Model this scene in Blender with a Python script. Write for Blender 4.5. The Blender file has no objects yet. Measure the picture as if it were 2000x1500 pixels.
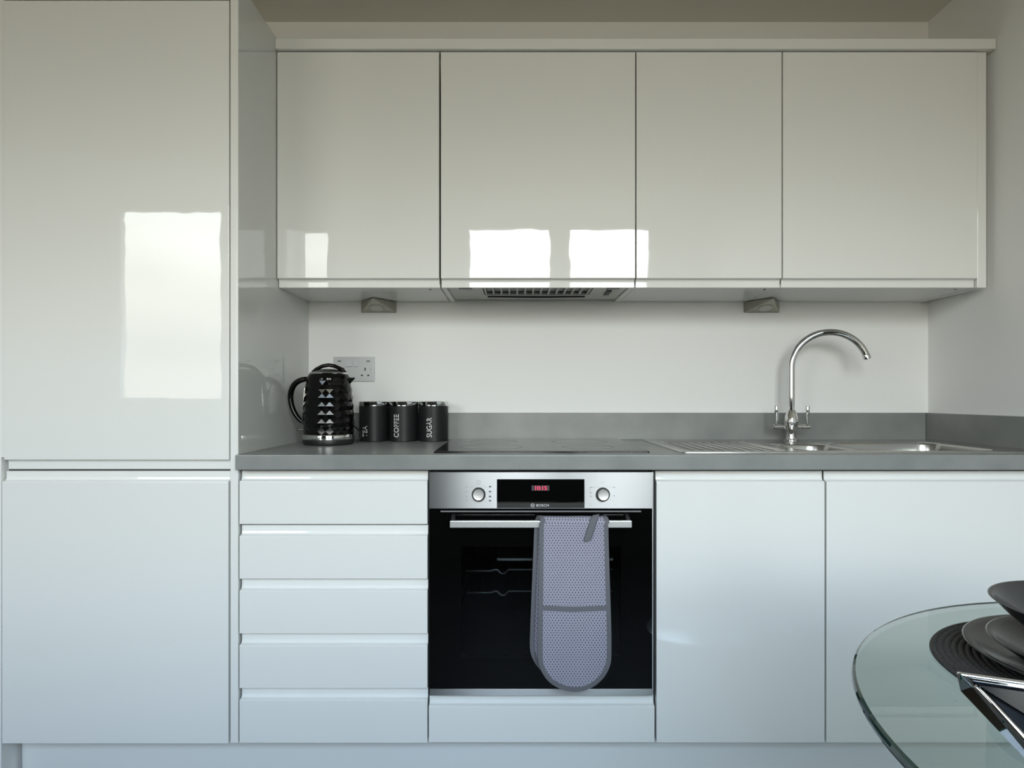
import bpy, bmesh, math, random
from mathutils import Vector, Matrix
PI = math.pi
random.seed(7)
S = bpy.context.scene
COL = S.collection

# ------------------------------------------------------------------ camera, sky, exposure
cd = bpy.data.cameras.new('camera'); cam = bpy.data.objects.new('camera', cd); COL.objects.link(cam)
cam.location = (0, 0, 1.06); cam.rotation_euler = (PI/2, 0, 0)
cd.sensor_width = 36; cd.lens = 22.5; cd.shift_x = -0.0015; cd.shift_y = 0.0125; cd.clip_start = 0.02
S.camera = cam
S.view_settings.view_transform = 'Standard'; S.view_settings.look = 'None'
S.view_settings.gamma = 1; S.view_settings.use_curve_mapping = False
S.view_settings.exposure = 0.06
S.cycles.max_bounces = 14; S.cycles.diffuse_bounces = 8; S.cycles.glossy_bounces = 6
S.cycles.transparent_max_bounces = 16; S.cycles.sample_clamp_indirect = 6.0
S.cycles.caustics_reflective = False; S.cycles.caustics_refractive = False

SKY = 19.5
w = bpy.data.worlds.new('sky'); S.world = w; w.use_nodes = True
nt = w.node_tree; nt.nodes.clear()
wo = nt.nodes.new('ShaderNodeOutputWorld'); bg = nt.nodes.new('ShaderNodeBackground')
tc = nt.nodes.new('ShaderNodeTexCoord'); sp = nt.nodes.new('ShaderNodeSeparateXYZ')
nt.links.new(tc.outputs['Generated'], sp.inputs[0])
rp = nt.nodes.new('ShaderNodeValToRGB'); e = rp.color_ramp.elements
e[0].position = 0.0; e[0].color = (.08, .075, .06, 1)
e[1].position = 1.0; e[1].color = (.32, .47, .70, 1)
for p, c in ((.49, (.20, .185, .145)), (.502, (.40, .385, .33)), (.54, (.44, .435, .41)), (.575, (.70, .70, .66)), (.605, (.98, 1.0, .98)), (.65, (.88, .96, 1.0)), (.70, (.52, .66, .84))):
    k = e.new(p); k.color = (*c, 1)
ma = nt.nodes.new('ShaderNodeMath'); ma.operation = 'MULTIPLY_ADD'; ma.inputs[1].default_value = .5; ma.inputs[2].default_value = .5
nt.links.new(sp.outputs['Z'], ma.inputs[0]); nt.links.new(ma.outputs[0], rp.inputs[0])
mp = nt.nodes.new('ShaderNodeMapping'); mp.inputs['Scale'].default_value = (2, 2, 7)
nz = nt.nodes.new('ShaderNodeTexNoise'); nz.inputs['Scale'].default_value = 1.6; nz.inputs['Detail'].default_value = 5
nt.links.new(tc.outputs['Generated'], mp.inputs[0]); nt.links.new(mp.outputs[0], nz.inputs['Vector'])
mr = nt.nodes.new('ShaderNodeMapRange'); mr.inputs[1].default_value = .3; mr.inputs[2].default_value = .7
mr.inputs[3].default_value = .78; mr.inputs[4].default_value = 1.12
nt.links.new(nz.outputs[0], mr.inputs[0])
vm = nt.nodes.new('ShaderNodeVectorMath'); vm.operation = 'SCALE'
nt.links.new(rp.outputs[0], vm.inputs[0]); nt.links.new(mr.outputs[0], vm.inputs['Scale'])
nt.links.new(vm.outputs[0], bg.inputs[0]); bg.inputs[1].default_value = SKY
nt.links.new(bg.outputs[0], wo.inputs[0])

# the four windows in the wall behind the viewer: x0, x1, z0, z1
YW = -0.85
WINS = [(-2.655, -1.935, 1.03, 2.332), (-1.885, -1.385, 1.03, 2.332), (-0.355, 0.298, 1.03, 2.355), (0.405, 1.045, 1.03, 2.355)]
for (x0, x1, z0, z1) in WINS:
    ld = bpy.data.lights.new('window_portal', 'AREA'); ld.shape = 'RECTANGLE'; ld.size = x1-x0; ld.size_y = z1-z0
    ld.cycles.is_portal = True
    lo = bpy.data.objects.new('window_portal', ld); COL.objects.link(lo)
    lo.location = ((x0+x1)/2, YW-0.12, (z0+z1)/2); lo.rotation_euler = (PI/2, 0, 0)

# ------------------------------------------------------------------ materials
def mat(name, col, rough=.5, metal=0, spec=.5, coat=0, noise=None, bump=None, emit=None):
    m = bpy.data.materials.new(name); m.use_nodes = True
    n = m.node_tree.nodes; L = m.node_tree.links; b = n['Principled BSDF']
    b.inputs['Base Color'].default_value = (*col, 1); b.inputs['Roughness'].default_value = rough
    b.inputs['Metallic'].default_value = metal; b.inputs['Specular IOR Level'].default_value = spec
    b.inputs['Coat Weight'].default_value = coat
    t = None
    if noise or bump:
        t = n.new('ShaderNodeTexCoord')
    if noise:                       # (scale, detail, colour2, low, high)
        z = n.new('ShaderNodeTexNoise'); z.inputs['Scale'].default_value = noise[0]; z.inputs['Detail'].default_value = noise[1]
        r = n.new('ShaderNodeValToRGB'); r.color_ramp.elements[0].position = noise[3]; r.color_ramp.elements[1].position = noise[4]
        r.color_ramp.elements[0].color = (*col, 1); r.color_ramp.elements[1].color = (*noise[2], 1)
        L.new(t.outputs['Object'], z.inputs['Vector']); L.new(z.outputs[0], r.inputs[0]); L.new(r.outputs[0], b.inputs['Base Color'])
    if bump:                        # (scale, strength, distance, stretch)
        z = n.new('ShaderNodeTexNoise'); z.inputs['Scale'].default_value = bump[0]; z.inputs['Detail'].default_value = 2
        q = n.new('ShaderNodeMapping'); q.inputs['Scale'].default_value = bump[3] if len(bump) > 3 else (1, 1, 1)
        u = n.new('ShaderNodeBump'); u.inputs['Strength'].default_value = bump[1]; u.inputs['Distance'].default_value = bump[2]
        L.new(t.outputs['Object'], q.inputs[0]); L.new(q.outputs[0], z.inputs['Vector']); L.new(z.outputs[0], u.inputs['Height']); L.new(u.outputs[0], b.inputs['Normal'])
    if emit:
        b.inputs['Emission Color'].default_value = (*emit[0], 1); b.inputs['Emission Strength'].default_value = emit[1]
    return m

def thin_glass(name, tint, refl=1.0):
    m = bpy.data.materials.new(name); m.use_nodes = True
    n = m.node_tree.nodes; L = m.node_tree.links; n.clear()
    o = n.new('ShaderNodeOutputMaterial'); mx = n.new('ShaderNodeMixShader'); tr = n.new('ShaderNodeBsdfTransparent'); gl = n.new('ShaderNodeBsdfGlossy')
    tr.inputs[0].default_value = (*tint, 1); gl.inputs['Roughness'].default_value = 0.0
    fr = n.new('ShaderNodeFresnel'); fr.inputs[0].default_value = 1.52
    ge = n.new('ShaderNodeNewGeometry'); s = n.new('ShaderNodeMath'); s.operation = 'SUBTRACT'; s.inputs[0].default_value = refl
    L.new(ge.outputs['Backfacing'], s.inputs[1]); s.use_clamp = True
    k = n.new('ShaderNodeMath'); k.operation = 'MULTIPLY'; L.new(fr.outputs[0], k.inputs[0]); L.new(s.outputs[0], k.inputs[1])
    L.new(k.outputs[0], mx.inputs[0]); L.new(tr.outputs[0], mx.inputs[1]); L.new(gl.outputs[0], mx.inputs[2]); L.new(mx.outputs[0], o.inputs[0])
    return m

M = {}
M['gloss'] = mat('white gloss lacquer', (.79, .79, .77), .02, bump=(9, .06, .004))
M['gloss_shaded'] = mat('white gloss board with painted shade', (.57, .58, .56), .015, spec=.9)  # side board lacquer greyed, its weaker light painted into the colour
M['carcass'] = mat('white melamine', (.90, .90, .88), .10, spec=1.0)
M['wall'] = mat('white wall paint', (.80, .80, .79), .7, spec=.25, bump=(160, .05, .002))
M['ceil'] = mat('ceiling paint', (.68, .65, .59), .8, spec=.2)
M['floor'] = mat('dark wood floor', (.065, .058, .050), .45, noise=(4, 4, (.10, .09, .078), .35, .7))
M['worktop'] = mat('grey concrete laminate', (.195, .205, .20), .30, noise=(7, 6, (.27, .275, .265), .32, .72), bump=(60, .04, .002))
M['steel'] = mat('brushed stainless steel', (.31, .31, .31), .24, 1, noise=(3, 3, (.38, .375, .37), .3, .7), bump=(40, .05, .001, (1, 1, 30)))
M['sink'] = mat('sink steel', (.46, .455, .435), .24, 1, bump=(30, .04, .001))
M['chrome'] = mat('chrome', (.68, .68, .67), .04, 1)
M['alu'] = mat('satin aluminium', (.82, .82, .81), .32, .85)
M['blackgloss'] = mat('black gloss glass', (.002, .002, .002), .02, spec=.28)
M['blackhob'] = mat('black ceramic glass', (.006, .006, .007), .06)
M['kettle'] = mat('black gloss kettle plastic', (.002, .002, .002), .03, spec=.28)
M['black'] = mat('black plastic', (.012, .012, .012), .4)
M['cavity'] = mat('dark oven enamel', (.010, .011, .012), .3)
M['canister'] = mat('charcoal painted steel', (.011, .011, .012), .42, spec=.3)
M['white_ink'] = mat('white print', (.75, .75, .75), .5)
M['grey_ink'] = mat('grey print', (.16, .16, .17), .5)
M['pale_ink'] = mat('pale print', (.15, .15, .15), .5)
M['red'] = mat('red display digits', (.6, .02, .05), .5, emit=((1.0, .03, .12), 1.4))
M['segback'] = mat('display segment backing', (.035, .02, .025), .4)
M['plate'] = mat('charcoal glazed stoneware', (.022, .022, .022), .16)
M['mat'] = mat('woven charcoal cord', (.045, .042, .040), .7, noise=(300, 2, (.022, .021, .02), .4, .6))
M['binding'] = mat('grey binding tape', (.125, .125, .140), .85, bump=(900, .2, .001))
M['lamp'] = mat('brushed nickel lamp body', (.36, .35, .30), .4, .6)
M['lens'] = mat('frosted lamp lens', (.50, .50, .46), .35)
M['socket'] = mat('brushed socket plate', (.50, .51, .52), .45, .15)
M['switch'] = mat('pale grey switch plastic', (.52, .54, .57), .4)
M['hood'] = mat('hood grey white enamel', (.52, .52, .49), .22)
M['filter'] = mat('grease filter mesh', (.26, .27, .26), .5, .4)
M['gap'] = mat('dark gap shade and caps', (.07, .07, .065), .6)  # dark tone paints shade into the gaps between fronts; also colours the caps
M['dark_wall'] = mat('dark olive wall paint', (.09, .085, .075), .7)
M['wire'] = mat('bright wire', (.9, .9, .9), .25, .7)
M['frame'] = mat('white window frame', (.75, .75, .74), .4)
M['pane'] = thin_glass('window glass', (.97, .98, .97), .5)
M['pane_dim'] = thin_glass('window glass dimmed to cut light', (.74, .75, .745), .5)  # tint added to the two left panes to cut light on the tall unit
M['oven_glass'] = thin_glass('oven window glass', (.45, .47, .48))
M['table_glass'] = thin_glass('table glass', (.875, .92, .89))
M['table_edge'] = mat('green glass edge', (.006, .035, .028), .04)
M['table_rim'] = mat('dark glass arris', (.02, .045, .04), .06)
M['dish'] = mat('polished steel', (.74, .74, .73), .03, 1)
M['dish_in'] = mat('black polished plate', (.006, .007, .009), .12, spec=.10)

def brush(m, rough, an):
    n = m.node_tree.nodes; b = n['Principled BSDF']; c = n.new('ShaderNodeCombineXYZ'); c.inputs[2].default_value = 1
    b.inputs['Roughness'].default_value = rough; b.inputs['Anisotropic'].default_value = an
    m.node_tree.links.new(c.outputs[0], b.inputs['Tangent'])
brush(M['steel'], .36, 1.0)
def glove_mat():
    m = bpy.data.materials.new('honeycomb printed cotton'); m.use_nodes = True
    n = m.node_tree.nodes; L = m.node_tree.links; b = n['Principled BSDF']; b.inputs['Roughness'].default_value = .9
    def mth(op, a, c=None, d=None):
        x = n.new('ShaderNodeMath'); x.operation = op
        for i, v in enumerate((a, c, d)):
            if v is None: continue
            if isinstance(v, (int, float)): x.inputs[i].default_value = v
            else: L.new(v, x.inputs[i])
        return x.outputs[0]
    uv = n.new('ShaderNodeUVMap'); s = n.new('ShaderNodeSeparateXYZ'); L.new(uv.outputs[0], s.inputs[0])
    zz = n.new('ShaderNodeTexNoise'); zz.inputs['Scale'].default_value = 9; L.new(uv.outputs[0], zz.inputs['Vector'])
    u = mth('DIVIDE', s.outputs[0], .0078); v0 = mth('DIVIDE', s.outputs[1], .0062)
    v = mth('ADD', v0, mth('MULTIPLY', zz.outputs[0], .9))
    row = mth('FLOOR', v); off = mth('MULTIPLY', mth('MODULO', row, 2), .5)
    fu = mth('SUBTRACT', mth('FRACT', mth('ADD', mth('ADD', u, 100), off)), .5); fv = mth('SUBTRACT', mth('FRACT', v), .5)
    d = mth('SQRT', mth('ADD', mth('MULTIPLY', fu, fu), mth('MULTIPLY', mth('MULTIPLY', fv, fv), .8)))
    r = n.new('ShaderNodeValToRGB'); L.new(d, r.inputs[0]); el = r.color_ramp.elements
    el[0].position = .19; el[0].color = (.055, .055, .09, 1); el[1].position = .29; el[1].color = (.37, .36, .44, 1)
    k = el.new(.42); k.color = (.45, .44, .52, 1); k = el.new(.52); k.color = (.16, .155, .21, 1)
    L.new(r.outputs[0], b.inputs['Base Color'])
    bp = n.new('ShaderNodeBump'); bp.inputs['Strength'].default_value = .5; bp.inputs['Distance'].default_value = .002
    L.new(r.outputs[0], bp.inputs['Height']); L.new(bp.outputs[0], b.inputs['Normal'])
    return m
M['glove'] = glove_mat()

# ------------------------------------------------------------------ helpers
WL = {}
def tag(o, label=None, cat=None, group=None, kind=None):
    if label: o['label'] = label
    if cat: o['category'] = cat
    if group: o['group'] = group
    if kind: o['kind'] = kind
    return o

def thing(name, label, cat, loc, group=None):
    o = bpy.data.objects.new(name, None); COL.objects.link(o); o.location = loc; o.empty_display_size = .05
    WL[o] = Vector(loc)
    return tag(o, label, cat, group)

def obj(name, bm, m, parent=None, smooth=False, bev=0, seg=2, loc=None, recalc=True, sub=0):
    if recalc: bmesh.ops.recalc_face_normals(bm, faces=bm.faces[:])
    base = WL[parent] if parent else Vector(loc or (0, 0, 0))
    if base.length: bmesh.ops.translate(bm, vec=-base, verts=bm.verts[:])
    me = bpy.data.meshes.new(name); bm.to_mesh(me); bm.free()
    for mm in (m if isinstance(m, (list, tuple)) else [m]): me.materials.append(mm)
    o = bpy.data.objects.new(name, me); COL.objects.link(o)
    if parent: o.parent = parent
    else: o.location = base
    WL[o] = base
    if smooth:
        for p in me.polygons: p.use_smooth = True
    if smooth == 'auto':
        me.set_sharp_from_angle(angle=math.radians(35))
    if bev:
        md = o.modifiers.new('edge', 'BEVEL'); md.width = bev; md.segments = seg; md.limit_method = 'ANGLE'; md.angle_limit = math.radians(40)
    if sub:
        md = o.modifiers.new('sub', 'SUBSURF'); md.levels = md.render_levels = sub
    return o

def box(x0, x1, y0, y1, z0, z1, bm=None):
    bm = bm or bmesh.new()
    v = [bm.verts.new((x, y, z)) for x in (x0, x1) for y in (y0, y1) for z in (z0, z1)]
    for f in ((0, 1, 3, 2), (4, 6, 7, 5), (0, 4, 5, 1), (2, 3, 7, 6), (0, 2, 6, 4), (1, 5, 7, 3)):
        bm.faces.new([v[i] for i in f])
    return bm

def prism_x(profile, x0, x1, bm=None):
    """(y, z) outline drawn out along x"""
    bm = bm or bmesh.new()
    a = [bm.verts.new((x0, y, z)) for y, z in profile]; b = [bm.verts.new((x1, y, z)) for y, z in profile]
    n = len(profile); bm.faces.new(a); bm.faces.new(b[::-1])
    for i in range(n): bm.faces.new((a[i], a[(i+1) % n], b[(i+1) % n], b[i]))
    return bm

def loft(loops, bm=None, cap0=True, cap1=True):
    bm = bm or bmesh.new()
    R = [[bm.verts.new(p) for p in l] for l in loops]; n = len(R[0])
    for a, b in zip(R, R[1:]):
        for i in range(n): bm.faces.new((a[i], a[(i+1) % n], b[(i+1) % n], b[i]))
    if cap0: bm.faces.new(R[0][::-1])
    if cap1: bm.faces.new(R[-1])
    return bm

def lathe(profile, cx, cy, cz=0, seg=48, bm=None):
    bm = bm or bmesh.new(); rings = []
    for r, z in profile:
        if r < 1e-6: rings.append([bm.verts.new((cx, cy, cz+z))])
        else: rings.append([bm.verts.new((cx+r*math.cos(2*PI*i/seg), cy+r*math.sin(2*PI*i/seg), cz+z)) for i in range(seg)])
    for a, b in zip(rings, rings[1:]):
        for i in range(seg):
            j = (i+1) % seg
            if len(a) == 1 and len(b) == 1: break
            if len(a) == 1: bm.faces.new((a[0], b[i], b[j]))
            elif len(b) == 1: bm.faces.new((a[i], a[j], b[0]))
            else: bm.faces.new((a[i], a[j], b[j], b[i]))
    return bm

def tube(pts, r, seg=14, bm=None, flat=1.0):
    bm = bm or bmesh.new(); pts = [Vector(p) for p in pts]; n = len(pts)
    rr = r if isinstance(r, (list, tuple)) else [r]*n
    t0 = (pts[1]-pts[0]).normalized(); ref = Vector((0, 1, 0)) if abs(t0.y) < .9 else Vector((1, 0, 0))
    nrm = (ref-t0*ref.dot(t0)).normalized(); loops = []
    for i, p in enumerate(pts):
        t = (pts[min(i+1, n-1)]-pts[max(i-1, 0)]).normalized()
        nrm = (nrm-t*nrm.dot(t)).normalized(); b = t.cross(nrm)
        loops.append([p+rr[i]*(nrm*math.cos(2*PI*k/seg)*flat+b*math.sin(2*PI*k/seg)) for k in range(seg)])
    return loft(loops, bm)

def rrect(cx, cy, hx, hy, r, z, k=6):
    out = []
    for (sx, sy, a0) in ((1, 1, 0), (-1, 1, PI/2), (-1, -1, PI), (1, -1, 3*PI/2)):
        for i in range(k+1):
            a = a0+PI/2*i/k
            out.append((cx+sx*(hx-r)+r*math.cos(a), cy+sy*(hy-r)+r*math.sin(a), z))
    return out

def slab(us, vs, holes, w0, w1, axis='z'):
    """plate with rectangular openings; axis is its thin direction"""
    bm = bmesh.new()
    for h in holes:
        us = us+[h[0], h[1]]; vs = vs+[h[2], h[3]]
    us = sorted(set(us)); vs = sorted(set(vs))
    P = (lambda u, v, q: (u, v, q)) if axis == 'z' else (lambda u, v, q: (u, q, v))
    def full(i, j):
        if not (0 <= i < len(us)-1 and 0 <= j < len(vs)-1): return False
        cu = (us[i]+us[i+1])/2; cv = (vs[j]+vs[j+1])/2
        return not any(h[0] < cu < h[1] and h[2] < cv < h[3] for h in holes)
    V = {}
    def vt(i, j, q):
        if (i, j, q) not in V: V[(i, j, q)] = bm.verts.new(P(us[i], vs[j], (w0, w1)[q]))
        return V[(i, j, q)]
    for i in range(len(us)-1):
        for j in range(len(vs)-1):
            if not full(i, j): continue
            for q in (0, 1): bm.faces.new([vt(i, j, q), vt(i+1, j, q), vt(i+1, j+1, q), vt(i, j+1, q)])
            for (di, dj, a, b) in ((-1, 0, (i, j), (i, j+1)), (1, 0, (i+1, j), (i+1, j+1)), (0, -1, (i, j), (i+1, j)), (0, 1, (i, j+1), (i+1, j+1))):
                if not full(i+di, j+dj): bm.faces.new([vt(*a, 0), vt(*b, 0), vt(*b, 1), vt(*a, 1)])
    return bm

def text_mesh(body, length, cap, thick=.0003):
    """flat lettering as bmesh: x along the word 0..length, y 0..cap"""
    c = bpy.data.curves.new('lettering', 'FONT'); c.body = body; c.size = 1; c.resolution_u = 3
    o = bpy.data.objects.new('lettering', c); COL.objects.link(o)
    me = bpy.data.meshes.new_from_object(o.evaluated_get(bpy.context.evaluated_depsgraph_get()))
    bpy.data.objects.remove(o); bm = bmesh.new(); bm.from_mesh(me); bpy.data.meshes.remove(me)
    xs = [v.co.x for v in bm.verts]; ys = [v.co.y for v in bm.verts]
    x0, x1, y0, y1 = min(xs), max(xs), min(ys), max(ys)
    for v in bm.verts: v.co = Vector(((v.co.x-x0)/(x1-x0)*length, (v.co.y-y0)/(y1-y0)*cap, 0))
    if thick:
        r = bmesh.ops.extrude_face_region(bm, geom=bm.faces[:])
        for g in r['geom']:
            if isinstance(g, bmesh.types.BMVert): g.co.z += thick
    return bm

def on_front(bm, x, y, z):
    """turn flat lettering to face the viewer's side (-y)"""
    for v in bm.verts: v.co = Vector((x+v.co.x, y-v.co.z, z+v.co.y))
    return bm

def copy_tree(o, parent=None):
    c = o.copy(); COL.objects.link(c)
    if parent: c.parent = parent
    for ch in [k for k in COL.objects if k.parent == o]: copy_tree(ch, c)
    return c

# ------------------------------------------------------------------ the plan, in metres
YB = 2.273            # back wall
XR = 1.472            # right wall
XL = -1.356           # left wall beside the tall unit
HC = 2.391            # ceiling
YF = 1.689            # faces of base doors
YU = 1.962            # faces of wall doors
ZT = 0.909            # worktop top
A, B_, C_, D_, E_ = -0.727, -0.2255, 0.3750, 0.8240, 1.4240

# ------------------------------------------------------------------ room shell
def struct(name, bm, m, **k): return tag(obj(name, bm, m, **k), kind='structure')
struct('floor', box(-3.6, 1.7, YW-.15, 2.4, -.1, 0), M['floor'])
struct('ceiling', box(-3.6, 1.7, YW-.15, 2.4, HC, HC+.1), M['ceil'])
struct('wall_back', box(-3.6, 1.7, YB, YB+.1, 0, HC), M['wall'])
struct('wall_right', box(XR, XR+.12, YW, YB, 0, HC), M['wall'])
struct('wall_left', box(-3.45, XL, 1.694, YB, 0, HC), M['wall'])
struct('wall_far_left', box(-3.6, -3.45, YW, YB, 0, HC), M['wall'])
struct('wall_front', slab([-3.6, XR+.12], [0, HC], [(a, b, c, d) for a, b, c, d in WINS], YW-.14, YW, 'y'), M['dark_wall'])
for i, (x0, x1, z0, z1) in enumerate(WINS):
    f = .022
    wn = struct('window_%d' % (i+1), slab([x0, x1], [z0, z1], [(x0+f, x1-f, z0+f, z1-f)], YW-.11, YW-.06, 'y'), M['frame'])
    obj('pane', box(x0+f, x1-f, YW-.088, YW-.082, z0+f, z1-f), M['pane_dim' if i < 2 else 'pane'], wn)

# ------------------------------------------------------------------ handleless fronts
def front(x0, x1, yf, z0, z1, rail='top', th=.020, d=.015, h=.0275):
    """door leaf with a scooped grip rail along its top or bottom edge"""
    pr = [(yf, 0), (yf, -h), (yf+.0015, -h+.0015), (yf+d-.004, -h+.0035), (yf+d-.001, -h+.0065), (yf+d, -h+.011), (yf+d, 0)]
    if rail == 'top':
        P = [(yf+th, z0), (yf, z0)]+[(y, z1+z) for y, z in pr[1:]]+[(yf+th, z1)]
    else:
        P = [(yf+th, z1), (yf, z1)]+[(y, z0-z) for y, z in pr[1:]]+[(yf+th, z0)]
    return prism_x(P, x0, x1)

def add_front(name, parent, x0, x1, yf, z0, z1, rail='top'):
    o = obj(name, front(x0, x1, yf, z0, z1, rail), M['gloss'], parent, bev=.0007)
    return o

G = .0016
# ---- tall housing at the left
ZTOP = 2.160
t = thing('tall_cabinet', 'tall white gloss fridge housing with two doors, reaching from the plinth past the wall cupboards', 'cabinet', ((XL+A)/2, 2.0, .148))
obj('carcass', box(-1.349, -.7525, YF+.024, YB-.002, .148, ZTOP-.002), M['carcass'], t, bev=.0008)
obj('edging', box(-.7475, A, YF+.0005, YF+.0028, .146, ZTOP), M['gloss'], t, bev=.0008)  # front edge of the side board, split off without the painted shade
obj('side_panel', box(-.7475, A, YF+.0030, YB-.001, .146, ZTOP), M['gloss_shaded'], t, bev=.0012)
obj('filler_strip', box(-1.3555, -1.3475, YF+.004, YF+.022, .90, ZTOP), M['gloss'], t)
obj('top_rail', box(-1.3475, -.7505, YF, YF+.02, 2.1095, ZTOP), M['gloss'], t, bev=.0007)
obj('gap_shade', box(-1.3474, -.7500, YF+.0205, YF+.0238, .150, 2.105), M['gap'], t)  # dark sheet standing in for shade in the door gaps, not a seal
add_front('door', t, -1.3445, -.7510, YF, .8675, 2.1055, 'bottom')
add_front('door', t, -1.3500, -.7525, YF, .1450, .8625, 'top')

# ---- wall cupboards
ZU0, ZU1 = 1.397, 2.1165
def wall_unit(x0, x1, label, hood=False):
    t = thing('wall_cabinet', label, 'cabinet', ((x0+x1)/2, 2.1, ZU0))
    if hood:
        bm = box(x0+.001, x0+.017, YU+.024, YB-.002, ZU0, ZU1); box(x1-.017, x1-.001, YU+.024, YB-.002, ZU0, ZU1, bm)
        box(x0+.017, x1-.017, YU+.024, YB-.002, 1.50, ZU1, bm)
        obj('carcass', bm, M['carcass'], t)
    else:
        obj('carcass', box(x0+.001, x1-.001, YU+.024, YB-.002, ZU0+.0005, ZU1), M['carcass'], t, bev=.0006)
        for xx in (x1-.035, x1-.11)[:1]:
            obj('fixing_cap', lathe([(0, 0), (.004, 0), (.004, -.0012), (0, -.0012)], xx, YU+.05, ZU0+.0005, 12), M['gap'], t)
    obj('gap_shade', box(x0+.001, x1-.001, YU+.0205, YU+.0238, ZU0+.012, 2.1195), M['gap'], t)  # dark sheet behind the door, paints the shade seen in the gaps
    add_front('door', t, x0+.002, x1-.002, YU, ZU0, ZU1, 'bottom')
    return t
wall_unit(A+.0005, B_-.001, 'white gloss wall cupboard beside the tall housing, above the kettle')
wall_unit(B_+.001, C_, 'wide white gloss wall cupboard holding the extractor hood above the hob', True)
wall_unit(C_, D_, 'narrow white gloss wall cupboard between the hood cupboard and the end cupboard')
wall_unit(D_, E_, 'wide white gloss wall cupboard above the sink, ending at the end panel')
tag(obj('end_panel', box(E_+.001, 1.4520, YU+.004, YB-.001, ZU0-.002, 2.1185), M['gloss'], bev=.001, loc=(1.437, 2.1, ZU0)),
    'narrow upright white end panel closing the wall cupboards beside the right wall', 'panel')
tag(obj('cornice', box(A+.0005, 1.4700, YU-.012, YU+.05, 2.1205, 2.1515), M['gloss'], bev=.001, loc=(.37, YU, 2.12)),
    'long flat white cornice strip running along the top of the wall cupboards', 'trim')

# ---- extractor hood
hx0, hx1 = B_+.019, C_-.019
h = thing('cooker_hood', 'built-in extractor hood with slotted filter under the wall cupboard above the hob', 'hood', ((hx0+hx1)/2, 2.1, 1.402))
fx0, fx1 = -.098, .252
hm = slab([hx0, hx1], [YU+.022, YB-.02], [(fx0, fx1, YU+.050, 2.150)], 1.402, 1.412)
obj('body', hm, M['hood'], h, bev=.001)
obj('motor_housing', box(hx0+.03, hx1-.03, YU+.03, YB-.03, 1.420, 1.497), M['hood'], h)
obj('filter', box(fx0, fx1, YU+.050, 2.150, 1.4135, 1.4165), M['filter'], h)
slat0 = None
for i in range(14):
    xx = fx0+.006+(fx1-fx0-.012)*i/13
    if slat0 is None:
        slat0 = obj('slat', box(xx-.003, xx+.003, YU+.051, 2.149, 1.4035, 1.4125), M['hood'], h, bev=.001)
    else:
        c = slat0.copy(); COL.objects.link(c); c.parent = h; c.location = (xx-fx0-.006, 0, 0)
obj('filter_latch', tube([(fx0+.01, 2.175, 1.4005), (.077, 2.18, 1.399), (fx1-.01, 2.175, 1.4005)], .003, 8), M['black'], h)
for xx in (-.15, .31):
    obj('hinge_clip', box(xx-.02, xx+.02, YU+.024, YU+.045, 1.396, 1.4018), M['black'], h, bev=.001)
for i in range(4):
    obj('button', box(.300, .316, 2.055+.022*i, 2.070+.022*i, 1.3975, 1.4018), M['black'], h, bev=.001)

# ---- triangular lamps under the cupboards
def lamp(x, label):
    yb, d, hw, hh = YB-.002, .105, .0635, .038
    z1 = ZU0-.001; z0 = z1-hh
    t = thing('under_cabinet_light', label, 'lamp', (x, yb-.05, z1), 'triangular lamps under the wall cupboards')
    bm = bmesh.new()
    F, L1, R1, L0, R0 = [bm.verts.new(p) for p in ((x, yb-d, z1), (x-hw, yb, z1), (x+hw, yb, z1), (x-hw, yb, z0), (x+hw, yb, z0))]
    F0 = bm.verts.new((x, yb-d, z1-.003))
    for f in ((F, L1, R1), (L1, L0, R0, R1), (F, F0, L0, L1), (F, R1, R0, F0), (F0, R0, L0)): bm.faces.new(f)
    obj('body', bm, M['lamp'], t, bev=.0025)
    n = Vector((0, -(hh-.003), -d)).normalized(); up = Vector((0, d, -(hh-.003))).normalized(); c = Vector((x, yb-.036, z1-.003-(hh-.003)*(d-.036)/d))
    for nm, r0, r1, off, mm in (('bezel', .026, .0265, .0022, 'lamp'), ('lens', .0205, .0215, .0034, 'lens')):
        b = bmesh.new(); loops = []
        for rr, o in ((r1, 0), (r1, off*.6), (r0, off)):
            loops.append([c+n*(o-.0004)+Vector((1, 0, 0))*rr*math.cos(2*PI*k/32)+up*rr*math.sin(2*PI*k/32) for k in range(32)])
        obj(nm, loft(loops, b), M[mm], t, smooth='auto')
lamp(-.478, 'small triangular lamp under the wall cupboard above the kettle and canisters')
lamp(.880, 'small triangular lamp under the wall cupboard beside the swan neck tap')

# ---- worktop and upstands
SB = [(.800, .962, 1.765, 1.995), (.985, 1.345, 1.755, 2.060)]      # bowls
wk = slab([A+.0012, XR-.001], [1.667, YB-.001], [(.790, 1.355, 1.745, 2.070)], .869, ZT)
tag(obj('worktop', wk, M['worktop'], bev=.003, seg=3, loc=(.37, 1.97, .869)), 'long grey concrete-effect worktop running from the tall housing to the right wall', 'worktop')
tag(obj('upstand', box(A+.0015, XR-.0205, YB-.019, YB-.0005, ZT+.0003, 1.0036), M['worktop'], bev=.0008, loc=(.37, YB, ZT)),
    'long low grey upstand along the back wall behind the hob and canisters', 'upstand')
tag(obj('upstand', box(XR-.019, XR-.0005, 1.69, YB-.0005, ZT+.0003, 1.0036), M['worktop'], bev=.0008, loc=(XR, 1.95, ZT)),
    'short grey upstand on the right wall beside the sink', 'upstand')

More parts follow.
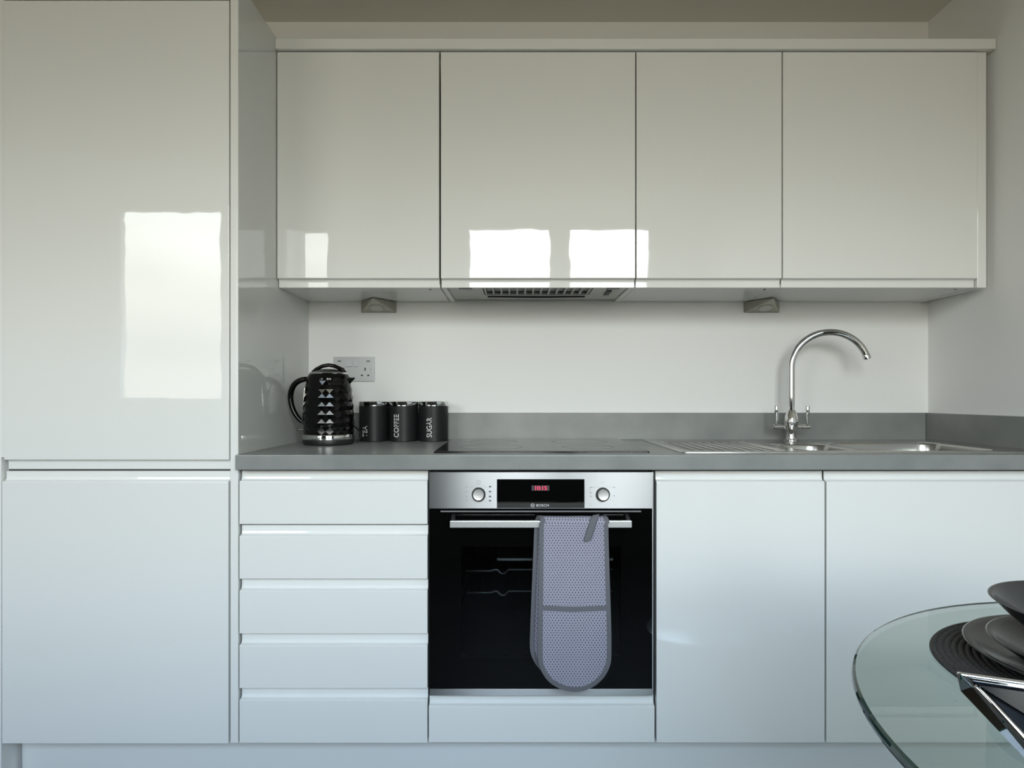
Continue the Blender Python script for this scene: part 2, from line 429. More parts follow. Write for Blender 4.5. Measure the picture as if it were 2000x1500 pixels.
# ---- base units
t = thing('drawer_cabinet', 'white gloss base unit with five equal handleless drawers left of the oven', 'cabinet', ((A+B_)/2, 2.0, .148))
obj('carcass', box(A+.001, B_-.001, YF+.024, YB-.002, .148, .868), M['gap'], t)  # base carcasses coloured dark so the gaps between fronts look shaded
for i in range(5):
    z1 = .8635-.1444*i
    add_front('drawer', t, A+.0035, B_-.0018, YF, z1-.1395, z1, 'top')
t = thing('oven_housing', 'white base unit around the oven with one plain flat panel below it', 'cabinet', ((B_+C_)/2, 2.0, .148))
bm = box(B_+.0005, B_+.004, YF+.024, YB-.002, .148, .868); box(C_-.004, C_-.0005, YF+.024, YB-.002, .148, .868, bm)
box(B_+.004, C_-.004, YF+.026, YB-.002, .148, .264, bm); box(B_+.004, C_-.004, YB-.02, YB-.002, .264, .868, bm)
obj('carcass', bm, M['gap'], t)
add_front('panel', t, B_+.0015, C_-.0025, YF+.001, .1475, .2690, 'top')
t = thing('base_cabinet', 'narrow white gloss base cupboard with one handleless door between the oven and the sink unit', 'cabinet', ((C_+D_)/2, 2.0, .148))
obj('carcass', box(C_+.001, D_-.001, YF+.024, YB-.002, .148, .70), M['gap'], t)
obj('front_rail', box(C_+.001, D_-.001, YF+.024, YF+.05, .70, .866), M['gap'], t)
add_front('door', t, C_+.0025, D_-.003, YF, .1475, .8625, 'top')
t = thing('sink_cabinet', 'wide white gloss base cupboard with handleless door below the sink, partly behind the glass table', 'cabinet', ((D_+E_)/2, 2.0, .148))
obj('carcass', box(D_+.001, E_, YF+.024, YB-.002, .148, .70), M['gap'], t)
obj('front_rail', box(D_+.001, E_, YF+.024, YF+.05, .70, .866), M['gap'], t)
add_front('door', t, D_+.002, E_-.002, YF, .1475, .8625, 'top')
tag(obj('filler_panel', box(E_+.001, XR-.001, YF, YF+.02, .148, .8635), M['gloss'], bev=.0007, loc=(E_, YF, .148)), 'thin white filler strip between the sink cupboard and the right wall', 'panel')
tag(obj('plinth', box(-1.3455, XR-.001, 1.752, 1.768, .0, .1445), M['gloss'], bev=.0007, loc=(0, 1.752, 0)), 'long white plinth board set back under all the base units', 'plinth')

# ------------------------------------------------------------------ oven
ox0, ox1 = -.2225, .3665; oc = (ox0+ox1)/2
t = thing('oven', 'built-in stainless steel and black glass oven with red clock under the hob', 'oven', (oc, 1.95, .27))
yo = YF-.002
obj('cavity', slab([ox0+.006, ox1-.006], [.274, .862], [(-.150, .295, .36, .74)], YF+.021, 2.15, 'y'), M['cavity'], t)
obj('cavity_back', box(-.150, .295, 2.10, 2.149, .36, .74), M['cavity'], t)
obj('fascia', slab([ox0, ox1], [.7655, .8612], [(-.0435, .1868, .7665, .8425)], yo, YF+.018, 'y'), M['steel'], t, bev=.0008)
dsp = obj('display', box(-.0430, .1863, yo+.0008, YF+.012, .7825, .8420), M['blackgloss'], t)
obj('digit_window', box(.0475, .0945, yo+.0002, yo+.0007, .8125, .8262), M['segback'], dsp)
obj('clock_digits', on_front(text_mesh('10:15', .030, .0105), .0575, yo+.0001, .8142), M['red'], dsp)
obj('trim_strip', box(-.0430, .1863, yo-.0004, YF+.01, .7802, .7824), M['chrome'], t)
nm = obj('name_strip', box(-.0430, .1863, yo+.0006, YF+.012, .7670, .7805), M['black'], t)
obj('lettering', on_front(text_mesh('BOSCH', .0330, .0066), .0602, yo+.0004, .7705), M['white_ink'], nm)
bm = bmesh.new()
loops = []
for rr, yy in ((.0052, yo+.0004), (.0052, yo+.0001), (.0043, yo+.0001), (.0043, yo+.0004)):
    loops.append([(.0505+rr*math.cos(2*PI*k/24), yy, .7738+rr*math.sin(2*PI*k/24)) for k in range(24)])
loft(loops, bm, False, False)
box(.0482, .0490, yo+.0001, yo+.0004, .7715, .7761, bm); box(.0520, .0528, yo+.0001, yo+.0004, .7715, .7761, bm); box(.0490, .0520, yo+.0001, yo+.0004, .7734, .7742, bm)
obj('emblem', bm, M['white_ink'], nm)
def knob(x, z, name='knob'):
    def disc(prof, bm=None):
        bm = bm or bmesh.new(); loops = []
        for r, y in prof: loops.append([(x+r*math.cos(2*PI*k/40), y, z+r*math.sin(2*PI*k/40)) for k in range(40)])
        return loft(loops, bm)
    kb = obj('knob', disc([(.0148, yo), (.0146, yo-.013), (.0136, yo-.0145), (.010, yo-.0142), (.003, yo-.0140)]), M['alu'], t, smooth='auto')
    obj('knob_ring', disc([(.0180, yo+.001), (.0180, yo-.008), (.0174, yo-.0095), (.0140, yo-.0095)]), M['black'], kb, smooth='auto')
knob(-.0919, .8032); knob(.2352, .8032)
def marks(x, z, kind):
    bm = bmesh.new(); y0, y1 = yo-.0002, yo+.0003
    def r(a, b, c, d): box(x+a, x+b, y0, y1, z+c, z+d, bm)
    if kind == 0:
        r(-.005, -.0042, .026, .036); r(.0032, .0040, .026, .036); r(-.0042, .0032, .0352, .036); r(-.0042, .0032, .026, .0268)
        for zz in (.020, .007, -.006, -.017): r(.027, .033, zz-.002, zz+.002); r(.0285, .0315, zz-.0006, zz+.0006)
        for zz in (.018, .006, -.007, -.017): r(-.033, -.0305, zz-.001, zz+.001)
        r(-.028, .022, .0185, .0189); r(-.012, .022, -.0195, -.0191)
    else:
        r(-.004, -.0034, .027, .035); r(.002, .0026, .027, .035)
        for zz in (.018, .004, -.006): r(-.034, -.028, zz-.0007, zz+.0007)
        for zz in (.018, -.004): r(.028, .032, zz-.001, zz+.001)
        r(-.034, -.0335, -.007, .018); r(-.028, .027, .0185, .0189); r(-.034, -.028, -.0283, -.0277); r(.028, .033, -.0283, -.0277)
    tag(obj('marking', bm, M['pale_ink'], t), kind='stuff')
marks(-.0919, .8032, 0); marks(.2352, .8032, 1)
dr = obj('door', slab([ox0+.001, ox1-.001], [.2905, .7625], [(-.138, .283, .375, .665)], YF-.001, YF+.016, 'y'), M['blackgloss'], t)
obj('window_pane', box(-.138, .283, YF-.0007, YF+.0115, .375, .665), M['oven_glass'], dr)
obj('top_trim', box(ox0+.03, ox1-.03, YF-.0025, YF-.0012, .7560, .7600), M['grey_ink'], dr, bev=.0004)
obj('bottom_trim', box(ox0+.001, ox1-.001, YF-.003, YF+.017, .2725, .2900), M['steel'], t, bev=.001)
obj('side_trim', box(ox1-.0008, ox1+.002, YF-.001, YF+.016, .273, .8612), M['alu'], t)
# handle: flat bar on two end brackets
hy0, hy1 = 1.6435, 1.6525
hb = obj('handle', box(-.1635, .3040, hy0, hy1, .7230, .7415), M['alu'], t, bev=.002, seg=3)
for a in (-.1635, .292):
    obj('bracket', loft([[(a+.001, y, z) for y, z in ((hy1, .7245), (hy1, .7405), (YF-.001, .7520), (YF-.001, .7300))],
                         [(a+.011, y, z) for y, z in ((hy1, .7245), (hy1, .7405), (YF-.001, .7520), (YF-.001, .7300))]]), M['black'], hb, bev=.001)
# wire racks with the dip at their left end, one tray
def rack(z, drop=0):
    y0 = 1.745
    pts = [(-.128, y0, z-.004), (-.062, y0, z-.004), (-.050, y0, z), (-.045, y0, z), (-.034, y0, z-.011), (-.024, y0, z-.011), (-.014, y0, z), (.145, y0, z), (.156, y0, z-.011), (.166, y0, z-.011), (.178, y0, z), (.27, y0, z)]
    r = obj('rack', tube(pts, .0027, 8), M['wire'], t, smooth=True)
    bm = bmesh.new()
    for i in range(15): tube([(-.12+.027*i, y0, z), (-.12+.027*i, 2.08, z)], .0012, 6, bm)
    tube([(-.128, y0, z), (-.128, 2.08, z)], .0022, 6, bm); tube([(.272, y0, z), (.272, 2.08, z)], .0022, 6, bm)
    tag(obj('grid_wires', bm, M['chrome'], r, smooth=True), kind='stuff')
rack(.589); rack(.530)
obj('baking_tray', prism_x([(1.75, .612), (1.752, .618), (2.08, .618), (2.082, .612)], -.045, .272), M['steel'], t)
for zz in (.60, .545, .49):
    for xx in (-.142, .287): obj('shelf_runner', tube([(xx, 1.76, zz), (xx, 2.08, zz)], .0022, 6), M['chrome'], t, smooth=True)

# ------------------------------------------------------------------ double oven glove over the handle
gl = thing('oven_glove', 'double oven glove with honeycomb print and grey binding draped over the oven handle', 'oven glove', (.15, 1.64, .30))
GW, GLEN_F, GLEN_B = .182, .440, .425
ztop, yh, rh = .7475, 1.648, .0115
arc = PI*rh
def bend(x, s, off=0.0, wob=True):
    """flat pattern (x across, s along, 0 at the crest; + in front) -> space"""
    if abs(s) <= arc/2:
        a = s/rh; y = yh-(rh+off)*math.sin(a); z = ztop-rh+(rh+off)*math.cos(a)
    else:
        q = abs(s)-arc/2; sgn = 1 if s > 0 else -1
        y = yh-sgn*(rh+off); z = ztop-rh-q
        if sgn > 0: y -= .012*min(1, q/.25) - .004*math.sin(q*16)*.5
        else: y = min(y, YF-.006-off*0)-.0 if False else y
    fr = max(0, min(1, (s+arc/2)/arc))
    q = abs(s)
    if s > 0: x2 = .1535+x*(.96+.06*min(1, q/.3))+.001*min(1, q/.35)
    else: x2 = .1535+x*(.96+.06*min(1, q/.3))-.011-.008*min(1, q/.35)
    if abs(s) < arc/2: x2 = .1535+x*.96-.0055*(1-2*fr)-.0055*(1-fr)
    if wob: y += .0012*math.sin(x*70+s*22)
    return Vector((x2, y, z))
def half(s, inset=0.0):
    hw = GW/2; R = hw
    L = GLEN_F if s > 0 else GLEN_B
    c = L-R
    if abs(s) <= c: return hw-inset
    q = abs(s)-c; r = R-inset
    return math.sqrt(max(0, r*r-q*q)) if q < r else 0
TH = .0055
def cloth(name, m, pts_rows, parent, thick, uvs=True):
    """rows of (x, s) -> doubled sheet with thickness"""
    bm = bmesh.new(); uvl = bm.loops.layers.uv.new('UVMap'); grid = []
    for side in (thick, -thick):
        grid.append([[(bm.verts.new(bend(x, s, side)), x, s) for x, s in row] for row in pts_rows])
    def q(c):
        try: f = bm.faces.new([k[0] for k in c])
        except ValueError: return
        for lp, k in zip(f.loops, c): lp[uvl].uv = (k[1]+.5, k[2]+1)
    nr, nc = len(pts_rows), len(pts_rows[0])
    for g in grid:
        for i in range(nr-1):
            for j in range(nc-1): q((g[i][j], g[i][j+1], g[i+1][j+1], g[i+1][j]))
    a, b = grid
    for i in range(nr-1):
        for j in (0, nc-1): q((a[i][j], a[i+1][j], b[i+1][j], b[i][j]))
    for j in range(nc-1):
        for i in (0, nr-1): q((a[i][j], a[i][j+1], b[i][j+1], b[i][j]))
    return obj(name, bm, m, parent, smooth='auto')
BI = .0115
def srange(inset):
    e0, e1 = -(GLEN_B-inset), GLEN_F-inset; out = []
    c0, c1 = -(GLEN_B-GW/2), GLEN_F-GW/2
    r = GW/2-inset
    out += [c0-r*math.cos(PI/2*i/14) for i in range(14)]
    k = 24
    out += [c0+(-.03-c0)*i/k for i in range(k)]
    out += [-.03+.06*i/16 for i in range(16)]
    out += [.03+(c1-.03)*i/k for i in range(k)]
    out += [c1+r*math.sin(PI/2*i/14) for i in range(15)]
    return out
rows = []
for s in srange(BI*.9):
    hw_ = max(half(s, BI*.9), .0005); rows.append([(hw_*(-1+2*j/20), s) for j in range(21)])
cloth('quilted_panel', M['glove'], rows, gl, TH)
so, si = srange(0), srange(BI)
path = [(-max(half(s), 0), s) for s in so]+[(max(half(s), 0), s) for s in so[::-1]]
pin = [(-max(half(s, BI), 0), s) for s in si]+[(max(half(s, BI), 0), s) for s in si[::-1]]
rws = []
for (a, b) in zip(path+[path[0]], pin+[pin[0]]):
    rws.append([(a[0]+(b[0]-a[0])*k/2, a[1]+(b[1]-a[1])*k/2) for k in range(3)])
cloth('binding', M['binding'], rws, gl, TH+.0014)
def sband(s0, s1, name):
    rows = [[((-1+2*j/16)*(GW/2-.004), s0+(s1-s0)*i/2+.003*math.sin(j/16*PI)) for j in range(17)] for i in range(3)]
    cloth(name, M['binding'], rows, gl, TH+.0016)
sband(.222, .2345, 'cuff_seam')
# hanging loop: folded tape from the crest down the front
bm = bmesh.new(); loops = []
for (x, y, z) in ((.215, 1.655, .7525), (.2120, 1.640, .7610), (.207, 1.6310, .7535), (.198, 1.6265, .728), (.189, 1.6235, .702), (.186, 1.6225, .6915)):
    loops.append([(x-.0110, y-.0012, z-.002), (x+.0110, y-.0012, z+.002), (x+.0110, y+.0015, z+.002), (x-.0110, y+.0015, z-.002)])
obj('hanging_loop', loft(loops, bm), M['binding'], gl, sub=1, smooth=True)

# ------------------------------------------------------------------ hob
hb = thing('hob', 'flat black glass hob set in the worktop above the oven', 'hob', (.0757, 1.97, ZT))
obj('glass', loft([rrect(.0757, 1.972, .2905, .255, .006, ZT+.0006), rrect(.0757, 1.972, .2905, .255, .006, ZT+.0038), rrect(.0757, 1.972, .2885, .253, .005, ZT+.0050)]), M['blackhob'], hb)
for (x, y, r) in ((-.065, 1.865, .09), (.215, 1.865, .075), (-.065, 2.09, .075), (.215, 2.09, .09)):
    obj('cooking_zone', lathe([(r, 0), (r, .0003), (r-.0012, .0003), (r-.0012, 0)], x, y, ZT+.0050, 64), M['grey_ink'], hb)
for i in range(6): obj('touch_key', box(-.04+.045*i, -.025+.045*i, 1.735, 1.739, ZT+.0050, ZT+.0053), M['grey_ink'], hb)

# ------------------------------------------------------------------ sink
sk = thing('sink', 'stainless steel one and a half bowl sink with ribbed drainer let into the worktop', 'sink', (.95, 1.96, ZT))
zs = ZT+.0032
bm = bmesh.new()
outer = rrect(.950, 1.966, .500, .249, .018, zs, 5)
holes = [rrect((a+b)/2, (c+d)/2, (b-a)/2, (d-c)/2, .055, zs, 8) for a, b, c, d in SB]
drn = rrect(.615, 1.930, .140, .180, .03, zs, 5)
loopv = []
for lp in [outer]+holes+[drn]:
    vs = [bm.verts.new(p) for p in lp]; loopv.append(vs)
    for i in range(len(vs)): bm.edges.new((vs[i], vs[(i+1) % len(vs)]))
bmesh.ops.triangle_fill(bm, use_beauty=True, use_dissolve=False, edges=bm.edges[:], normal=(0, 0, 1))
def skirt(base, loops):
    prev = base
    for lp in loops:
        cur = [bm.verts.new(p) for p in lp]
        for i in range(len(cur)): bm.faces.new((prev[i], prev[(i+1) % len(cur)], cur[(i+1) % len(cur)], cur[i]))
        prev = cur
    return prev
skirt(loopv[0], [rrect(.950, 1.966, .5015, .2505, .019, zs-.0008, 5), rrect(.950, 1.966, .502, .251, .019, ZT+.0003, 5)])
for k, (a, b, c, d) in enumerate(SB):
    cx, cy, hx, hy = (a+b)/2, (c+d)/2, (b-a)/2, (d-c)/2
    dep = .12 if k == 0 else .16
    last = skirt(loopv[1+k], [rrect(cx, cy, hx-i1, hy-i1, r, zs-z, 8) for i1, r, z in ((.002, .054, .0015), (.004, .053, .006), (.006, .052, .03), (.012, .05, dep-.03), (.020, .045, dep-.012), (.035, .04, dep-.002), (.05, .03, dep))])
    bm.faces.new(last)
last = skirt(loopv[3], [rrect(.615, 1.930, .1385, .1785, .029, zs-.0015, 5), rrect(.615, 1.930, .136, .176, .028, zs-.0025, 5)]); bm.faces.new(last)
obj('steel_top', bm, M['sink'], sk, smooth='auto')
for i in range(9):
    xx = .505+.0275*i
    obj('drainer_rib', tube([(xx, 1.775, zs-.0022), (xx, 1.79, zs-.0012), (xx, 2.075, zs-.0008), (xx, 2.09, zs-.0022)], [.0008, .0013, .0013, .0008], 8), M['sink'], sk, smooth=True)
for k, (a, b, c, d) in enumerate(SB):
    dep = .12 if k == 0 else .16
    obj('waste_strainer', lathe([(0, .003), (.018, .002), (.030, .003), (.034, .001), (.034, 0), (0, 0)], (a+b)/2, (c+d)/2, zs-dep+.0003, 32), M['chrome'], sk, smooth='auto')

# ------------------------------------------------------------------ tap
tx, ty, tz = .9375, 2.160, zs+.0002
tp = thing('tap', 'tall chrome swan neck mixer tap with two upright levers behind the sink', 'tap', (tx, ty, tz))
obj('body', lathe([(0, 0), (.0245, 0), (.0245, .004), (.0170, .007), (.0150, .018), (.0150, .026), (.0165, .028), (.0195, .040), (.0235, .056), (.0235, .066), (.0205, .080), (.0160, .094), (.0135, .101), (.0120, .103), (0, .103)], tx, ty, tz, 40), M['chrome'], tp, smooth='auto')
R = .1190; ca, sa = math.cos(math.radians(-12)), math.sin(math.radians(-12))
pts = [(0, .100), (0, .16), (0, .22), (0, .244)]
for i in range(1, 31):
    a = PI-(PI+math.radians(-17)+.0)*i/30
    pts.append((R+R*math.cos(a), .244+R*math.sin(a)))
P3 = [(tx+p*ca, ty+p*sa, tz+q) for p, q in pts]
obj('spout', tube(P3, .0112, 20), M['chrome'], tp, smooth='auto')
e0 = Vector(P3[-1]); ed = (Vector(P3[-1])-Vector(P3[-2])).normalized()
obj('spout_tip', tube([e0-ed*.010, e0-ed*.008, e0+ed*.006, e0+ed*.007], [.0112, .0122, .0122, .0110], 20), M['chrome'], tp, smooth='auto')
for s in (-1, 1):
    lv = obj('lever', tube([(tx+s*.0520, ty-.004, tz+.044), (tx+s*.0520, ty-.004, tz+.060), (tx+s*.0525, ty-.005, tz+.095), (tx+s*.0525, ty-.006, tz+.1155), (tx+s*.0525, ty-.006, tz+.117)], [.0042, .0040, .0062, .0070, .0062], 16), M['chrome'], tp, smooth='auto')
    obj('valve', tube([(tx+s*.016, ty, tz+.046), (tx+s*.034, ty, tz+.046), (tx+s*.035, ty, tz+.046), (tx+s*.060, ty-.001, tz+.046), (tx+s*.062, ty-.001, tz+.046)], [.0062, .0062, .0078, .0078, .006], 16), M['chrome'], lv, smooth='auto')

# ------------------------------------------------------------------ socket
sc = thing('double_socket', 'brushed metal double wall socket with two switches, half hidden behind the kettle', 'socket', (-.565, YB, 1.1145))
sx0, sx1, sz0, sz1 = -.6380, -.4925, 1.1145, 1.2018; ys = YB-.006
obj('plate', box(sx0, sx1, ys, YB-.0006, sz0, sz1), M['socket'], sc, bev=.0015, seg=3)
def px(xp, yp): return (xp-1003)/552.0, 1.06+(775-yp)/552.0
for (a, b) in (((674.5, 704), (687.5, 716.5)), ((690.5, 704), (699.5, 716.5))):
    x0, z1 = px(*a); x1, z0 = px(*b)
    obj('rocker_switch', loft([[(x0, ys-.0003, z0), (x1, ys-.0003, z0), (x1, ys-.0003, z1), (x0, ys-.0003, z1)], [(x0, ys-.0035, z0+.001), (x1, ys-.0035, z0+.001), (x1, ys-.001, z1), (x0, ys-.001, z1)]]), M['switch'], sc, bev=.0004)
for xp in (662.4, 718.8):
    x, z = px(xp, 705.4); obj('usb_port', box(x-.0063, x+.0063, ys-.0005, ys+.001, z-.0026, z+.0026), M['grey_ink'], sc)
for (xc, f) in ((712.8, 1), (671.2, 1)):
    for (dx, dy, w_, h_) in ((0, 721, .0021, .0050), (-6.2, 733, .0036, .0024), (6.2, 733, .0036, .0024)):
        x, z = px(xc+dx, dy); obj('pin_hole', box(x-w_, x+w_, ys-.0005, ys+.001, z-h_, z+h_), M['black'], sc)
x, z = px(723.6, 721)
obj('pin_mark', box(x-.0006, x+.0006, ys-.0005, ys+.001, z-.004, z+.004), M['grey_ink'], sc)

# ------------------------------------------------------------------ kettle
kx, ky, kz = -.5905, 2.045, ZT+.0004
kt = thing('kettle', 'shiny black faceted electric kettle with chrome rings beside the tall housing', 'kettle', (kx, ky, kz))
obj('power_base', lathe([(0, 0), (.074, 0), (.0785, .003), (.0800, .010), (.0795, .0165), (0, .0165)], kx, ky, kz, 64), M['black'], kt, smooth='auto')
obj('chrome_ring', lathe([(.070, .0170), (.0802, .0172), (.0808, .021), (.0806, .030), (.0795, .0322), (.070, .0322)], kx, ky, kz, 96), M['chrome'], kt, smooth='auto')
SEG = 20; prof = []
def kr(z):        # body radius against height
    u = max(0, min(1, (z-.033)/(.225-.033)))
    return .0785-.0140*u**2
bm = bmesh.new(); rings = []
zl = [.0325, .044]+[.056+.0131*i for i in range(11)]+[.201]
for k, zz in enumerate(zl):
    fac = 2 <= k <= 12
    r = kr(zz)*(1+(.030 if (fac and k % 2) else 0))
    off = .5*(k % 2)
    rings.append([bm.verts.new((kx+r*math.sin(2*PI*(i+off)/SEG), ky-r*math.cos(2*PI*(i+off)/SEG), kz+zz)) for i in range(SEG)])
for k in range(len(rings)-1):
    a, b = rings[k], rings[k+1]
    for i in range(SEG):
        j = (i+1) % SEG
        if k % 2 == 0: bm.faces.new((a[i], a[j], b[i])); bm.faces.new((a[j], b[j], b[i]))
        else: bm.faces.new((a[i], b[j], b[i])); bm.faces.new((a[i], a[j], b[j]))
obj('body', bm, M['kettle'], kt, bev=.0006)
obj('shoulder', lathe([(kr(.201)*.99, .200), (kr(.206)*1.005, .203), (kr(.215), .214), (.0605, .2222), (.055, .2235)], kx, ky, kz, 64), M['kettle'], kt, smooth='auto')
obj('lid_ring', lathe([(.053, .2225), (.0595, .2228), (.0600, .2255), (.058, .2285), (.053, .2290)], kx, ky, kz, 64), M['chrome'], kt, smooth='auto')
ld = obj('lid', lathe([(0, .2400), (.018, .2390), (.034, .2360), (.048, .2315), (.0535, .2280), (.053, .2240), (0, .2240)], kx, ky, kz, 48), M['kettle'], kt, smooth='auto')
obj('lid_handle', tube([(kx-.052, ky, kz+.229), (kx-.040, ky, kz+.238), (kx-.020, ky, kz+.2485), (kx, ky, kz+.252), (kx+.020, ky, kz+.2485), (kx+.042, ky, kz+.238), (kx+.054, ky, kz+.227)], [.0050, .0062, .0062, .0060, .0062, .0062, .0050], 10), M['kettle'], ld, smooth=True)
bm = bmesh.new()
lp = []
for (x, z, wy, hz) in ((.052, .197, .020, .018), (.064, .200, .016, .013), (.074, .205, .010, .007), (.0835, .2105, .004, .002)):
    lp.append([(kx+x, ky+wy*math.cos(2*PI*k/16), kz+z+hz*math.sin(2*PI*k/16)) for k in range(16)])
obj('spout', loft(lp), M['kettle'], kt, smooth=True)
hp = [(-.059, .206), (-.075, .2075), (-.095, .203), (-.112, .190), (-.1215, .168), (-.1225, .142), (-.117, .115), (-.104, .090), (-.090, .074), (-.076, .066)]
obj('handle', tube([(kx+a, ky, kz+b) for a, b in hp], [.0085, .009, .0095, .0095, .0095, .0092, .009, .0085, .008, .006], 14, flat=1.25), M['kettle'], kt, sub=1, smooth=True)
obj('handle_spine', tube([(kx-.0645, ky-.022, kz+.200), (kx-.0700, ky-.024, kz+.17), (kx-.0740, ky-.026, kz+.12), (kx-.0765, ky-.026, kz+.068)], .0022, 8), M['chrome'], kt, smooth=True)
sw = obj('switch_lever', tube([(kx-.074, ky-.01, kz+.046), (kx-.098, ky-.012, kz+.0465)], .0028, 10), M['chrome'], kt, smooth='auto')
obj('lever_tip', tube([(kx-.098, ky-.012, kz+.043), (kx-.098, ky-.012, kz+.0505)], .0034, 10), M['chrome'], sw, smooth='auto')
obj('power_cord', tube([(kx+.074, ky+.02, kz+.008), (kx+.086, ky+.028, kz+.006), (kx+.090, ky+.042, kz+.010), (kx+.090, ky+.056, kz+.024), (kx+.084, ky+.068, kz+.040), (kx+.060, ky+.085, kz+.052), (kx+.030, ky+.12, kz+.07), (kx-.002, ky+.17, kz+.12), (kx-.011, ky+.205, kz+.19), (kx-.011, ky+.2165, kz+.215)], .0032, 8), M['black'], kt, sub=1, smooth=True)

# ------------------------------------------------------------------ canisters
def canister(x, word, length, sn, label):
    t = thing('canister', label, 'canister', (x, 2.199, ZT+.0004), 'charcoal storage canisters with steel lids'); y = 2.199; z = ZT+.0004; r = .0500
    obj('body', lathe([(0, 0), (r-.0012, 0), (r, .0012), (r, .1185), (0, .1185)], x, y, z, 64), M['canister'], t, smooth='auto')
    obj('lid', lathe([(0, .1190), (r+.0004, .1190), (r+.0007, .1200), (r+.0007, .1335), (r-.0006, .1350), (0, .1352)], x, y, z, 64), M['chrome'], t, smooth='auto')
    bm = text_mesh(word, length, .0185, .0003); th0 = math.asin(sn)
    for v in bm.verts:
        th = th0-(v.co.y-.00925)/r; rr = r+.0001+v.co.z
        v.co = Vector((x+rr*math.sin(th), y-rr*math.cos(th), z+.0145+v.co.x))
    obj('lettering', bm, M['white_ink'], t)
canister(-.4795, 'TEA', .0385, -.42, 'charcoal canister marked TEA with a bright steel lid, next to the kettle')
canister(-.3775, 'COFFEE', .0770, -.34, 'charcoal canister marked COFFEE with a bright steel lid, middle of three')
canister(-.2750, 'SUGAR', .0660, -.17, 'charcoal canister marked SUGAR with a bright steel lid, next to the hob')

# ------------------------------------------------------------------ glass table and what stands on it
def one_sided(m):
    n = m.node_tree.nodes; L = m.node_tree.links; o = n['Material Output']; mx = n.new('ShaderNodeMixShader')
    t = n.new('ShaderNodeBsdfTransparent'); g = n.new('ShaderNodeNewGeometry')
    L.new(g.outputs['Backfacing'], mx.inputs[0]); L.new(n['Principled BSDF'].outputs[0], mx.inputs[1]); L.new(t.outputs[0], mx.inputs[2]); L.new(mx.outputs[0], o.inputs[0])
one_sided(M['table_edge'])
cx, cy, TR = .792, .520, .4575
tb = thing('glass_table', 'round clear glass dining table with green edge in the lower corner by the sink unit', 'table', (cx, cy, 0))
N = 160
def ring(r, z): return [(cx+r*math.cos(2*PI*i/N), cy+r*math.sin(2*PI*i/N), z) for i in range(N)]
bm = bmesh.new()
loops = [ring(TR-.0022, .7400), ring(TR-.0006, .7410), ring(TR, .7430), ring(TR, .7455), ring(TR-.0012, .7485), ring(TR-.0040, .7500)]
loft(loops, bm)
bm.faces.ensure_lookup_table(); bmesh.ops.recalc_face_normals(bm, faces=bm.faces[:])
for f in bm.faces: f.material_index = 0 if abs(f.normal.z) > .95 else (2 if f.calc_center_median().z > .7457 and f.normal.z < .7 else 1)
obj('table_top', bm, [M['table_glass'], M['table_edge'], M['table_rim']], tb, recalc=False)
obj('pedestal', lathe([(0, .02), (.030, .02), (.030, .728), (.09, .732), (.09, .7395), (0, .7395)], cx+.05, cy-.05, 0, 48), M['alu'], tb, smooth='auto')
obj('foot', lathe([(0, 0), (.23, 0), (.235, .004), (.22, .012), (.05, .020), (0, .020)], cx+.05, cy-.05, 0, 64), M['alu'], tb, smooth='auto')

mx, my, mr_, mz = .6760, .692, .190, .7503
prof = [(0, 0), (mr_-.002, 0)]
nr = 26
rr = mr_
while rr > .02:
    prof += [(rr, .0016), (rr-.0016, .0036), (rr-.0036, .0042), (rr-.0056, .0036), (rr-.0070, .0018)]; rr -= .0072
prof += [(.008, .004), (0, .004)]
tag(obj('placemat', lathe(prof, mx, my, mz, 120), M['mat'], smooth=True, loc=(mx, my, mz)), 'round dark woven placemat with ringed cord on the glass table', 'placemat')

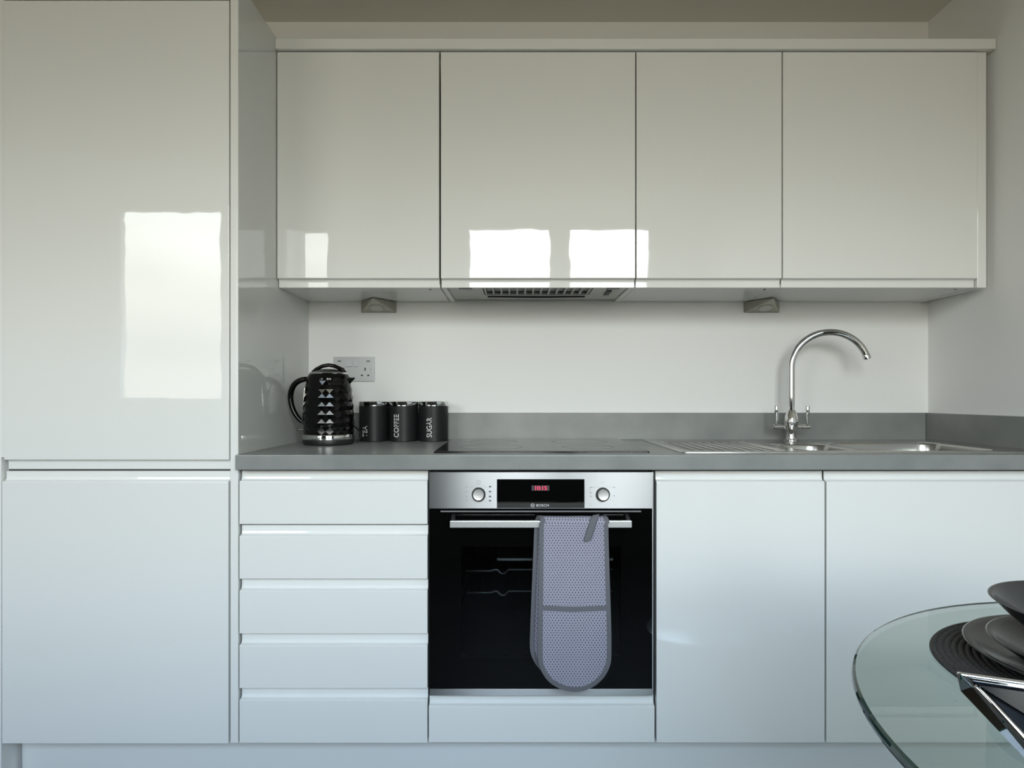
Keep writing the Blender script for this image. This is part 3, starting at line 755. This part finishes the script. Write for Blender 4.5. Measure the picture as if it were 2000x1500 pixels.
def plate(name, label, x, y, z, r, h, foot, cat):
    prof = [(0, .002), (foot-.004, .002), (foot-.002, 0), (foot, 0), (foot+.003, .003), (r*.78, h*.34), (r*.93, h*.78), (r-.001, h-.001), (r, h), (r-.002, h+.0008), (r*.92, h*.84+.001), (r*.77, h*.36+.0035), (r*.6, .0065), (0, .0060)]
    return tag(obj(name, lathe(prof, x, y, z, 96), M['plate'], smooth=True, loc=(x, y, z)), label, cat)
plate('dinner_plate', 'large charcoal dinner plate lying on the woven placemat', .668, .703, mz+.0044, .1440, .0175, .085, 'plate')
plate('side_plate', 'smaller charcoal plate stacked between the dinner plate and the bowl', .644, .690, mz+.0125, .1090, .0250, .060, 'plate')
bx, by, bz = .650, .693, mz+.0200
bp = [(0, .002), (.028, .002), (.030, 0), (.034, 0), (.036, .004), (.052, .016), (.070, .034), (.086, .052), (.0985, .0685), (.1010, .0710), (.0990, .0715), (.094, .066), (.082, .052), (.066, .036), (.048, .019), (.03, .009), (0, .007)]
tag(obj('bowl', lathe([(a*1.09, b*.84) for a, b in bp], bx, by, bz, 96), M['plate'], smooth=True, loc=(bx, by, bz)), 'deep charcoal bowl on top of the stacked plates', 'bowl')

# polished angular napkin holder near the table's edge
T0, T0b, S0, L0 = (.3476, .500, .8436), (.3500, .507, .8434), (.3608, .500, .8340), (.3527, .507, .8277)
B0, LB = (.4180, .437, .7504), (.4190, .479, .7504)
B1, LB1, T1, T1b = (.500, .425, .7504), (.500, .470, .7504), (.4500, .468, .8395), (.4520, .476, .8393)
nh = thing('napkin_holder', 'shiny chrome angular napkin holder with black front, in front of the placemat', 'napkin holder', (.45, .46, .7503))
bm = loft([[T0, S0, B0, B1, T1], [T0b, L0, LB, LB1, T1b]])
obj('body', bm, M['dish'], nh, bev=.0022, seg=3)
V = [Vector(p) for p in (T0, S0, B0, B1, T1)]; g = sum(V, Vector())/5
nn = (V[2]-V[0]).cross(V[4]-V[0]).normalized()
if nn.y > 0: nn = -nn
q = [g+(v-g)*.90 for v in V]
obj('front_plate', loft([[v+nn*.0002 for v in q], [v+nn*.0022 for v in q]]), M['dish_in'], nh, bev=.0006)
obj('corner_rod', tube([Vector(S0)+nn*.001, Vector(S0)*.98+Vector(B0)*.02+nn*.0022, Vector(S0)*.02+Vector(B0)*.98+nn*.0022, Vector(B0)+nn*.001+Vector((0, 0, .003))], .0026, 14), M['dish'], nh, smooth='auto')
